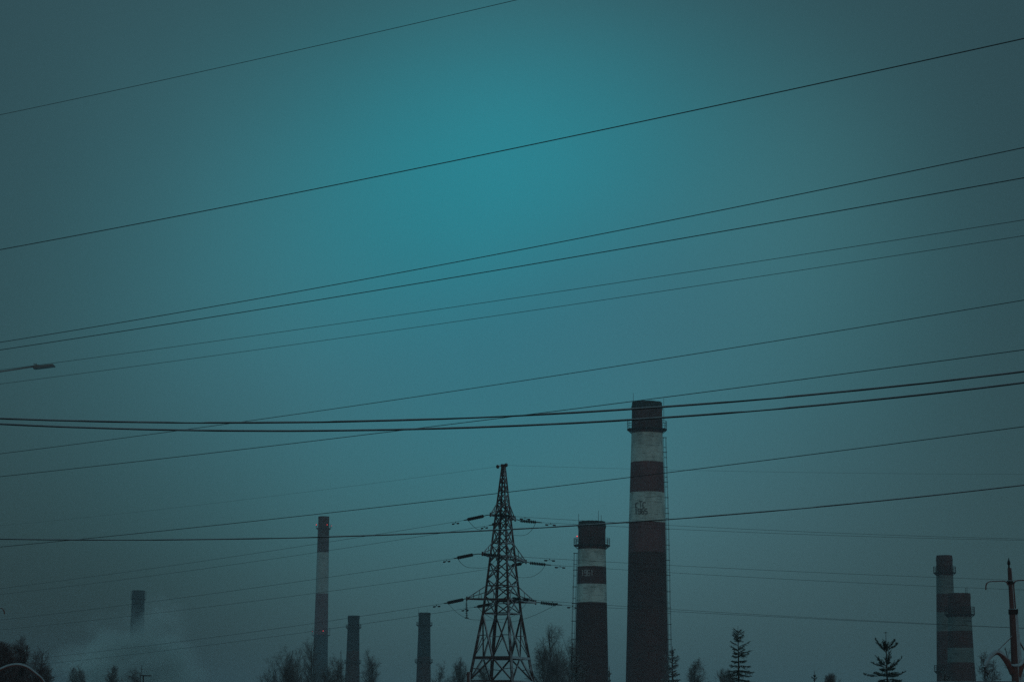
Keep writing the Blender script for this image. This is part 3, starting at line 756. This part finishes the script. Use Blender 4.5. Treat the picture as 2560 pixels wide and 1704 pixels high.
# a twig end caught on the arm
#, pp(2508, 1628, 0.1), pp(2516, 1639, 0.1)]), 0.02, 6); s.lathe([(0.02, -0.06), (0.06, -0.03), (0.06, 0.03), (0.02, 0.08)], pp(2516, 1637, 0), n=8)
# pole with arched arm at the left edge (its post stands outside the picture)
def lp2(px, py): return P(px, py, 60.0)
Pq = thing('utility_pole', (lp2(-62, 1704).x, 60.0, 0), 'hooked pipe and snow-topped arched arm of a pole, entering at bottom left corner', 'utility pole')
s = MB(); q_ = lp2(-62, 1704); s.tube([(q_.x, q_.y, -0.1), (q_.x, q_.y, lp2(-62, 1480).z)], [0.15, 0.09], 12); s.build('post', M_POLE, Pq)
s = MB(); s.tube(smooth([lp2(-58, 1530), lp2(-54, 1521), lp2(-44, 1517.5), lp2(-20, 1517.5), lp2(0, 1518), lp2(6.5, 1520.5), lp2(10.2, 1527), lp2(11, 1534)]), 0.016, 8); s.build('hooked_pipe', M_RUSTPIPE, Pq)
af = [lp2(-60, 1712), lp2(-30, 1686), lp2(0, 1673.5), lp2(22, 1664.5), lp2(45, 1661.5), lp2(65, 1666), lp2(85, 1679.5), lp2(104, 1697), lp2(116, 1716)]
s = MB(); s.tube(smooth(af, 5), interp([0.06, 0.045, 0.03, 0.025, 0.03, 0.032, 0.03, 0.028, 0.02], 5, 0), 10); aa = s.build('arched_arm', M_RUSTPIPE, Pq)
s = MB(); s.tube(smooth([p + Vector((0.008, 0, 0.028)) for p in af], 5), interp([0.03, 0.03, 0.032, 0.03, 0.026, 0.022, 0.02, 0.02, 0.015], 5, 0), 10); s.build('snow_crust', M_SNOW, aa)
# far lamp with a flat double head
q0 = P(358, 1704, 170); F_ = thing('street_lamp', (q0.x, 170, 0), 'tiny dark lamp with a flat horizontal head low at left, beside bare trees', 'street lamp')
zt = P(358, 1687.3, 170).z
s = MB(); s.tube([(q0.x, 170, -0.1), (q0.x, 170, zt)], [0.08, 0.05], 8); s.build('post', M_STEEL, F_)
s = MB(); s.bar(Vector((P(351, 1687, 170).x, 170, zt)), Vector((P(379, 1687, 170).x, 170, zt - 0.02)), 0.07); s.build('lamp_head', M_STEEL, F_)
# stub post beside the pylon
q0 = P(1171.5, 1704, 160); s = MB(); zt = P(1171.5, 1678.5, 160).z
s.tube([(q0.x, 160, -0.1), (q0.x, 160, zt - 0.05), (q0.x, 160, zt)], [0.16, 0.14, 0.125], 12)
tag(s.build('post', M_POLE, None, origin=(q0.x, 160, 0)), 'short dark brown post standing just left of the pylon base', 'post')
# low cable at the bottom right
p0 = Vector((0, 75, 0)); d = Vector((1, 0, 0)); c, ts = fit_wire([(2430, 1702.5), (2480, 1703), (2530, 1703.2)], p0, d)
z_ = P(2480, 1702.6, 75).z; s = MB(); s.tube([P(2300, 1704.5, 75), P(2405, 1702.8, 75), P(2480, 1702.4, 75), P(2540, 1702.6, 74.8)], 0.018, 6)
tag(s.build('overhead_cable', M_CABLE, None, origin=P(2480, 1702.6, 75)), 'dark cable along the bottom edge, ending at the pole on the right', 'cable')

# ------------------------------------------------------------------ trees
def bare_tree(px, topy, D, wpx, label, seed, style='spread', twig=None, levels=5, tw=0.012, dens=1.0, group='bare trees'):
    wpx *= 1.25
    topy -= {'spread': 13, 'birch': 4, 'broom': 8}[style]          # outermost twigs only brush the top
    """winter tree rooted at the ground; wpx = crown width in px"""
    rnd = random.Random(seed); b = P(px, 1704, D); H = P(px, topy, D).z; Wd = wpx * pxsize(P(px, topy, D)) / 2
    root = thing('bare_tree', (b.x, D, 0), label, 'tree', group)
    tr, cr = MB(), MB()
    O = Vector((b.x, D, 0))
    vis = max(1.0, P(px, 1704, D).z)
    ph1, ph2 = rnd.uniform(0, 6.28), rnd.uniform(0, 6.28)
    def env(z, an=0.0):                           # crown radius allowed at a height
        f = z / H
        if style == 'birch': e = Wd * max(0.06, math.sin(math.pi * min(1, max(0, (1.02 - f) / 0.9))) ** 0.75)
        elif style == 'broom': e = Wd * max(0.1, 1 - max(0, (f - 0.60) / 0.42) ** 2.4) ** 0.6
        else: e = Wd * max(0.1, 1 - max(0, (f - 0.45) / 0.57) ** 2.0) ** 0.6
        return e * (0.86 + 0.16 * math.sin(2 * an + ph1 + f * 9) + 0.12 * math.sin(5 * an + ph2 - f * 17))
    def inside(q, k=1.0):
        if q.z > H * (0.94 + 0.06 * k): return False
        dx, dy = q.x - O.x, q.y - O.y
        return math.hypot(dx, dy) <= k * env(q.z, math.atan2(dy, dx))
    def grow(p, d, L, r, lev):
        n = 5 if lev == 0 else (4 if lev == 1 else (3 if lev == 2 else 2))
        if lev:
            kk = rnd.uniform(0.55, 1.25)
            for _ in range(6):
                if inside(p + d * L, kk): break
                L *= 0.72
            if L < 0.02 * H * 0.5: return
        pts = [p]; rs = [r]
        w = (0.05, 0.13, 0.17, 0.2, 0.22, 0.2)[lev]
        for k in range(n):
            up = 0.05 if lev == 0 else (0.10 if style != 'broom' else 0.16)
            if style == 'birch' and lev >= 3: up = -0.22
            d = (d + Vector((rnd.gauss(0, w), rnd.gauss(0, w), rnd.gauss(0, w) + up))).normalized()
            pts.append(pts[-1] + d * (L / n)); rs.append(r * (1 - (0.75 if lev else 0.8) * (k + 1) / n))
        (tr if lev <= 1 else cr).tube(pts, [max(x, tw * 0.5) for x in rs], 5 if lev < 2 else 3, False)
        if lev >= levels: return
        nb = {0: 24, 1: 9, 2: 7, 3: 5, 4: 3}[lev]
        nb = max(2, int(nb * dens + rnd.random()))
        for k in range(nb):
            f0 = max(0.22, 0.6 * vis / H) if lev == 0 else 0.1
            f = f0 + (1 - f0) * (k + rnd.random()) / nb
            i = min(int(f * (len(pts) - 1)), len(pts) - 2); ff = f * (len(pts) - 1) - i
            q = pts[i].lerp(pts[i + 1], min(ff, 1)); dd = (pts[i + 1] - pts[i]).normalized()
            sp = {'spread': 0.80, 'birch': 0.60, 'broom': 0.45}[style]
            an = rnd.uniform(sp * 0.5, sp * 1.35)
            ph = rnd.uniform(0, 2 * math.pi); x = dd.orthogonal().normalized(); y = dd.cross(x)
            nd = (dd * math.cos(an) + (x * math.cos(ph) + y * math.sin(ph)) * math.sin(an)).normalized()
            if lev == 0: LL = max(Wd * 1.1 / max(math.sin(an), 0.45) * (1.15 - 0.7 * f), 0.12 * H) * rnd.uniform(0.7, 1.15)
            else: LL = L * rnd.uniform(0.34, 0.62)
            if q.z + LL < vis * 0.92 and lev >= 1: continue
            grow(q, nd, LL, max(rs[i] * rnd.uniform(0.4, 0.6), 0.004), lev + 1)
    grow(O, Vector((rnd.gauss(0, 0.03), 0, 1)).normalized(), H * (0.93 if style == 'birch' else 0.84), H * 0.012, 0)
    tr.build('trunk', M_BARK, root)
    if cr.v: cr.build('crown', twig or M_TWIG, root)
    return root

TREES = [
 # px, top, D, width, style, twigs, label
 (4, 1604, 190, 96, 'spread', M_TWIGR, 'reddish bushy bare tree cut by the left edge'),
 (42, 1594, 200, 100, 'spread', M_TWIGR, 'tallest reddish bushy bare tree above the snow-topped arch'),
 (88, 1606, 195, 76, 'spread', M_TWIGR, 'smaller reddish bare tree on the right of the left clump'),
 (122, 1660, 150, 50, 'spread', M_TWIGF, 'low frosted shrub-like tree at the foot of the left clump'),
 (192, 1668, 300, 72, 'spread', M_TWIG, 'low faint bare tree alone at bottom left'),
 (284, 1668, 320, 66, 'spread', M_TWIG, 'low bare tree left of the pointed one below the smoky chimney'),
 (330, 1646, 340, 62, 'birch', M_TWIG, 'pointed hazy bare tree beside the tiny flat lamp'),
 (668, 1652, 420, 70, 'spread', M_TWIG, 'low bare tree at the left end of the middle clump'),
 (706, 1608, 420, 90, 'birch', M_TWIG, 'pointed bare tree left of the slender hazy chimney'),
 (745, 1622, 450, 84, 'spread', M_TWIG, 'spreading bare tree between the pointed tree and slender chimney'),
 (782, 1584, 460, 90, 'spread', M_TWIG, 'tall bare tree overlapping the left edge of the slender chimney'),
 (838, 1634, 430, 76, 'spread', M_TWIG, 'bare tree between the slender chimney and the grey one'),
 (864, 1606, 450, 60, 'birch', M_TWIG, 'bare tree touching the left side of the plain grey chimney'),
 (812, 1668, 330, 96, 'spread', M_TWIG, 'dark low bare tree in front of the slender chimney foot'),
 (722, 1664, 340, 96, 'spread', M_TWIG, 'low bare tree in front of the pointed one in the middle clump'),
 (922, 1632, 420, 76, 'spread', M_TWIG, 'twisted bare tree right of the plain grey chimney'),
 (1102, 1656, 370, 76, 'spread', M_TWIG, 'low hazy bare tree right of the middle grey chimney'),
 (1150, 1640, 370, 84, 'birch', M_TWIG, 'low bare tree left of the pylon legs'),
 (1205, 1664, 350, 84, 'spread', M_TWIG, 'low bare tree seen through the pylon legs'),
 (1384, 1556, 330, 132, 'birch', M_TWIG, 'tall frosted birch left of the 1961 chimney'),
 (1350, 1596, 320, 92, 'birch', M_TWIG, 'frosted birch nearest the pylon, left of the tall one'),
 (1424, 1586, 340, 90, 'birch', M_TWIG, 'frosted birch touching the 1961 chimney ladder'),
 (1390, 1650, 300, 120, 'spread', M_TWIGF, 'low frosted tree at the foot of the tall birch'),
 (1744, 1644, 300, 70, 'birch', M_TWIG, 'low fan-shaped bare tree between two conifers'),
 (1808, 1674, 300, 66, 'broom', M_TWIG, 'low bare shrub at the foot of the slim spruce'),
 (2084, 1688, 290, 70, 'broom', M_TWIG, 'bare shrub barely above the bottom edge'),
 (2470, 1632, 105, 120, 'spread', M_TWIGF, 'thin leafless tree behind the curved pole arm'),
 (2562, 1560, 120, 120, 'spread', M_TWIGF, 'leafless tree cut by the right edge behind the pole'),
]
for i, (px, ty, D_, w, st, tm, lab) in enumerate(TREES):
    near_ = D_ < 205
    bare_tree(px, ty, D_, w, lab, 100 + i, st, tm, levels=4, tw=0.010 if near_ else 0.012, dens=(0.75 if D_ < 125 else 1.5) if near_ else 1.1)

def conifer(px, topy, D, label, seed, kind='spruce', wpx=80, slope=0.42, snow=False, tiers=14, group='conifers in front of the chimneys'):
    rnd = random.Random(seed); b = P(px, 1704, D); H = P(px, topy, D).z; O = Vector((b.x, D, 0)); s0 = pxsize(b)
    root = thing('spruce_tree' if kind == 'spruce' else 'pine_tree', (b.x, D, 0), label, 'tree', group)
    tr = MB(); tr.tube([O, O + Vector((0.03, 0, H * 0.5)), O + Vector((0, 0, H * 0.93)), O + Vector((0, 0, H))], [0.03 * H ** 0.8 * 0.6, 0.02 * H ** 0.8 * 0.6, 0.016, 0.007], 7)
    nm = M_NEEDLES if snow else M_NEEDLE
    nd = MB()
    vis0 = P(px, 1704, D).z - 1.2
    def sprig(p, d, L, w):
        """a shoot: thin stem wrapped with needle-covered ragged faces"""
        n = max(2, int(L / (w * 1.5)))
        x = d.cross(Vector((0, 0, 1))); x = x.normalized() if x.length > 0.01 else Vector((1, 0, 0)); y = x.cross(d)
        pts = [p + d * (L * k / n) for k in range(n + 1)]
        tr.tube([pts[0], pts[-1]], [w * 0.22, w * 0.1], 3, False)
        for k in range(n):
            for q in range(5):
                a = rnd.uniform(0, 2 * math.pi); o = (x * math.cos(a) + y * math.sin(a))
                base = pts[k].lerp(pts[k + 1], rnd.random()); ln = w * rnd.uniform(0.7, 1.3)
                tip = base + (o * 0.8 + d * 0.75) * ln
                sd = o.cross(d) * (ln * 0.22); i0 = len(nd.v)
                nd.v += [base - sd, base + sd, tip]; nd.f.append((i0, i0 + 1, i0 + 2)); nd.m.append(0)
    def branch(p, d, L, w, droop):
        n = 5; pts = [p]; dd = Vector(d)
        for k in range(n):
            dd = (dd + Vector((rnd.gauss(0, 0.05), rnd.gauss(0, 0.05), droop[0] if k < n * 0.5 else droop[1]))).normalized()
            pts.append(pts[-1] + dd * (L / n))
        tr.tube(pts, [0.012 * L ** 0.5 + 0.004, 0.01 * L ** 0.5 + 0.003, 0.009 * L ** 0.5, 0.007 * L ** 0.5, 0.005, 0.003], 4, False)
        for k in range(n):
            sg = pts[k + 1] - pts[k]; sd = sg.normalized(); lat = sd.cross(Vector((0, 0, 1))).normalized()
            sprig(pts[k], sd, sg.length * 1.05, w)
            if k == 0 and kind == 'pine': continue
            rest = L * (1 - k / n)
            for q in range(2):
                for sgn in (-1, 1):
                    base = pts[k].lerp(pts[k + 1], rnd.random())
                    v = (sd * 0.8 + lat * (sgn * rnd.uniform(0.5, 0.9)) + Vector((0, 0, rnd.uniform(-0.8, -0.05) if kind == 'spruce' else rnd.uniform(0.0, 0.6)))).normalized()
                    sprig(base, v, min(rest * 0.42 + 0.06, 0.5 * L) * rnd.uniform(0.6, 1.0), w)
    Wm = wpx * s0 / 2
    span = H - vis0
    z = H - 17 * s0
    k = 0
    hvis = 130 * s0                               # one crown module
    if kind == 'pine':
        for (f, lp, up, nb) in ((0.34, 15, 2.2, 5), (0.39, 38, 0.95, 6), (0.64, 16, 0.5, 2), (0.68, 56, 0.62, 6), (0.74, 34, 0.2, 4), (0.84, 66, 0.16, 7), (0.92, 40, -0.15, 6), (1.06, 70, 0.08, 7)):
            z = H - f * hvis; ph0 = rnd.uniform(0, 6.28)
            for q in range(nb):
                ph = ph0 + 2 * math.pi * q / nb + rnd.uniform(-0.3, 0.3)
                branch(O + Vector((0, 0, z + rnd.uniform(-4, 4) * s0)), Vector((math.cos(ph), math.sin(ph), up * rnd.uniform(0.5, 1.5) + rnd.uniform(-0.1, 0.15))).normalized(), lp * s0 * rnd.uniform(0.5, 1.2), 0.035 if f < 0.35 else 0.058, (-0.05, 0.2))
    while kind == 'spruce' and z > vis0:
        f = (H - z) / hvis
        nb = rnd.choice((2, 3, 4, 5)) if k else 4
        ph0 = rnd.uniform(0, 6.28)
        for q in range(nb):
            ph = ph0 + 2 * math.pi * q / nb + rnd.uniform(-0.5, 0.5)
            Lb = Wm * min(1.1, 0.10 + 1.12 * f ** 0.8) * rnd.choice((0.4, 0.6, 0.8, 1.0, 1.25))
            up = (1.25 - 1.35 * min(f, 0.9)) * rnd.uniform(0.7, 1.25)
            branch(O + Vector((0, 0, z + rnd.uniform(-0.06, 0.06))), Vector((math.cos(ph), math.sin(ph), up)).normalized(), Lb, (0.020 + 0.026 * min(1, f * 1.6)) * D / 110.0, (-0.09, 0.13))
        z -= hvis * (0.062 + 0.03 * (k % 2)) * rnd.uniform(0.8, 1.25)
        k += 1
    sprig(O + Vector((0, 0, H - 16 * s0)), Vector((0, 0, 1)), 16 * s0, 0.02 if kind == 'spruce' else 0.035)
    if kind == 'pine':
        for q in range(4): sprig(O + Vector((0, 0, H - 2 * s0)), Vector((math.cos(q * 1.6), math.sin(q * 1.6), 0.25)).normalized(), 4.5 * s0, 0.04)
    # lower whorls below the picture, long drooping branches down to near the ground
    z = vis0
    while z > 0.7:
        ph0 = rnd.uniform(0, 6.28)
        for q in range(5):
            ph = ph0 + 2 * math.pi * q / 5
            Lb = Wm * 1.2 * (1 + 0.5 * (vis0 - z) / max(vis0, 1))
            branch(O + Vector((0, 0, z)), Vector((math.cos(ph), math.sin(ph), -0.1)).normalized(), Lb, 0.07, (-0.05, 0.05))
        z -= 0.8
    tr.build('trunk', M_BARK, root); nd.build('crown', nm, root)
    return root
conifer(1846, 1563, 110, 'slim dark spruce with a thin spire, standing alone right of the tallest chimney', 11, 'spruce', 84)
conifer(2217, 1579, 95, 'open-branched dark pine with upturned tips left of the right chimneys', 7, 'pine', 116)
conifer(2036, 1674, 105, 'small dark spruce tip peeping over the bottom edge', 13, 'spruce', 34, tiers=4)
conifer(1681, 1614, 80, 'snowy spruce at the right foot of the tallest chimney', 21, 'spruce', 72, snow=True)
conifer(1441, 1624, 85, 'snowy spruce in front of the 1961 chimney', 22, 'spruce', 98, snow=True)
conifer(1523, 1664, 90, 'snow-tipped spruce top between the two big chimneys', 23, 'spruce', 26, snow=True)
conifer(2362, 1660, 100, 'snowy spruce top in front of the right chimneys', 24, 'spruce', 60, snow=True, tiers=5)

# ------------------------------------------------------------------ smoke beside the far chimney
def smoke(px, py, D, hx, hy, rot, label, dens, colr, seed, sharp=0.5):
    """a drifting cloud: an ellipsoid whose thickness is broken up by noise and thins out to its rim"""
    m = bpy.data.materials.new('smoke_body'); m.use_nodes = True; nt = m.node_tree; nt.nodes.clear(); L = nt.links
    def N(t, **k):
        n = nt.nodes.new(t)
        for a, v in k.items(): setattr(n, a, v)
        return n
    tc = N('ShaderNodeTexCoord')
    ln = N('ShaderNodeVectorMath', operation='LENGTH'); L.new(tc.outputs['Object'], ln.inputs[0])
    mp = N('ShaderNodeMapping'); mp.inputs['Location'].default_value = (seed * 3.1, seed * 1.7, seed * 2.3); L.new(tc.outputs['Object'], mp.inputs[0])
    nz = N('ShaderNodeTexNoise'); nz.inputs['Scale'].default_value = 1.9; nz.inputs['Detail'].default_value = 4; nz.inputs['Roughness'].default_value = 0.5
    L.new(mp.outputs[0], nz.inputs['Vector'])
    a = N('ShaderNodeMath', operation='MULTIPLY_ADD'); a.inputs[1].default_value = 1.3; L.new(nz.outputs['Fac'], a.inputs[0])
    b = N('ShaderNodeMath', operation='SUBTRACT'); b.inputs[0].default_value = 0.22; L.new(ln.outputs['Value'], b.inputs[1]); L.new(b.outputs[0], a.inputs[2])
    r = N('ShaderNodeMapRange'); r.interpolation_type = 'SMOOTHSTEP'; r.inputs['From Min'].default_value = 0.0; r.inputs['From Max'].default_value = sharp
    r.inputs['To Max'].default_value = dens; L.new(a.outputs[0], r.inputs['Value'])
    v = N('ShaderNodeVolumePrincipled'); v.inputs['Color'].default_value = (*colr, 1); L.new(r.outputs[0], v.inputs['Density'])
    o = N('ShaderNodeOutputMaterial'); L.new(v.outputs[0], o.inputs['Volume'])
    g = MB(); n = 24
    rings = [(math.sin(math.pi * k / 12), -math.cos(math.pi * k / 12)) for k in range(13)]
    g.lathe(rings, n=n)
    ob = g.build('smoke', m, None); k = D / FPX
    ob.location = P(px, py, D); ob.scale = (hx * k, (hx + hy) * 0.5 * k, hy * k); ob.rotation_euler = (0, R(rot), 0)
    return tag(ob, label, 'smoke', kind='stuff')
smoke(415, 1535, 1210, 100, 62, 42, 'pale smoke drifting down to the right from the faint distant chimney', 0.042, (0.84, 0.93, 0.90), 1, 1.0)
smoke(335, 1655, 1200, 215, 146, 0, 'smoke bank swallowing the lower part of the faint distant chimney', 0.16, (0.71, 0.81, 0.78), 2, 0.7)
smoke(190, 1652, 1150, 150, 62, -8, 'faint bank of smoke low above the trees at left', 0.018, (0.80, 0.90, 0.84), 3, 0.9)

# ------------------------------------------------------------------ haze
hz = MB(); hz.box((0, 2100, 59.5), 3000, 2400, 61.0)
tag(hz.build('haze', volume('haze_air', 0.00022, (0.60, 0.72, 0.76))), 'evening haze over the whole plain', kind='stuff')
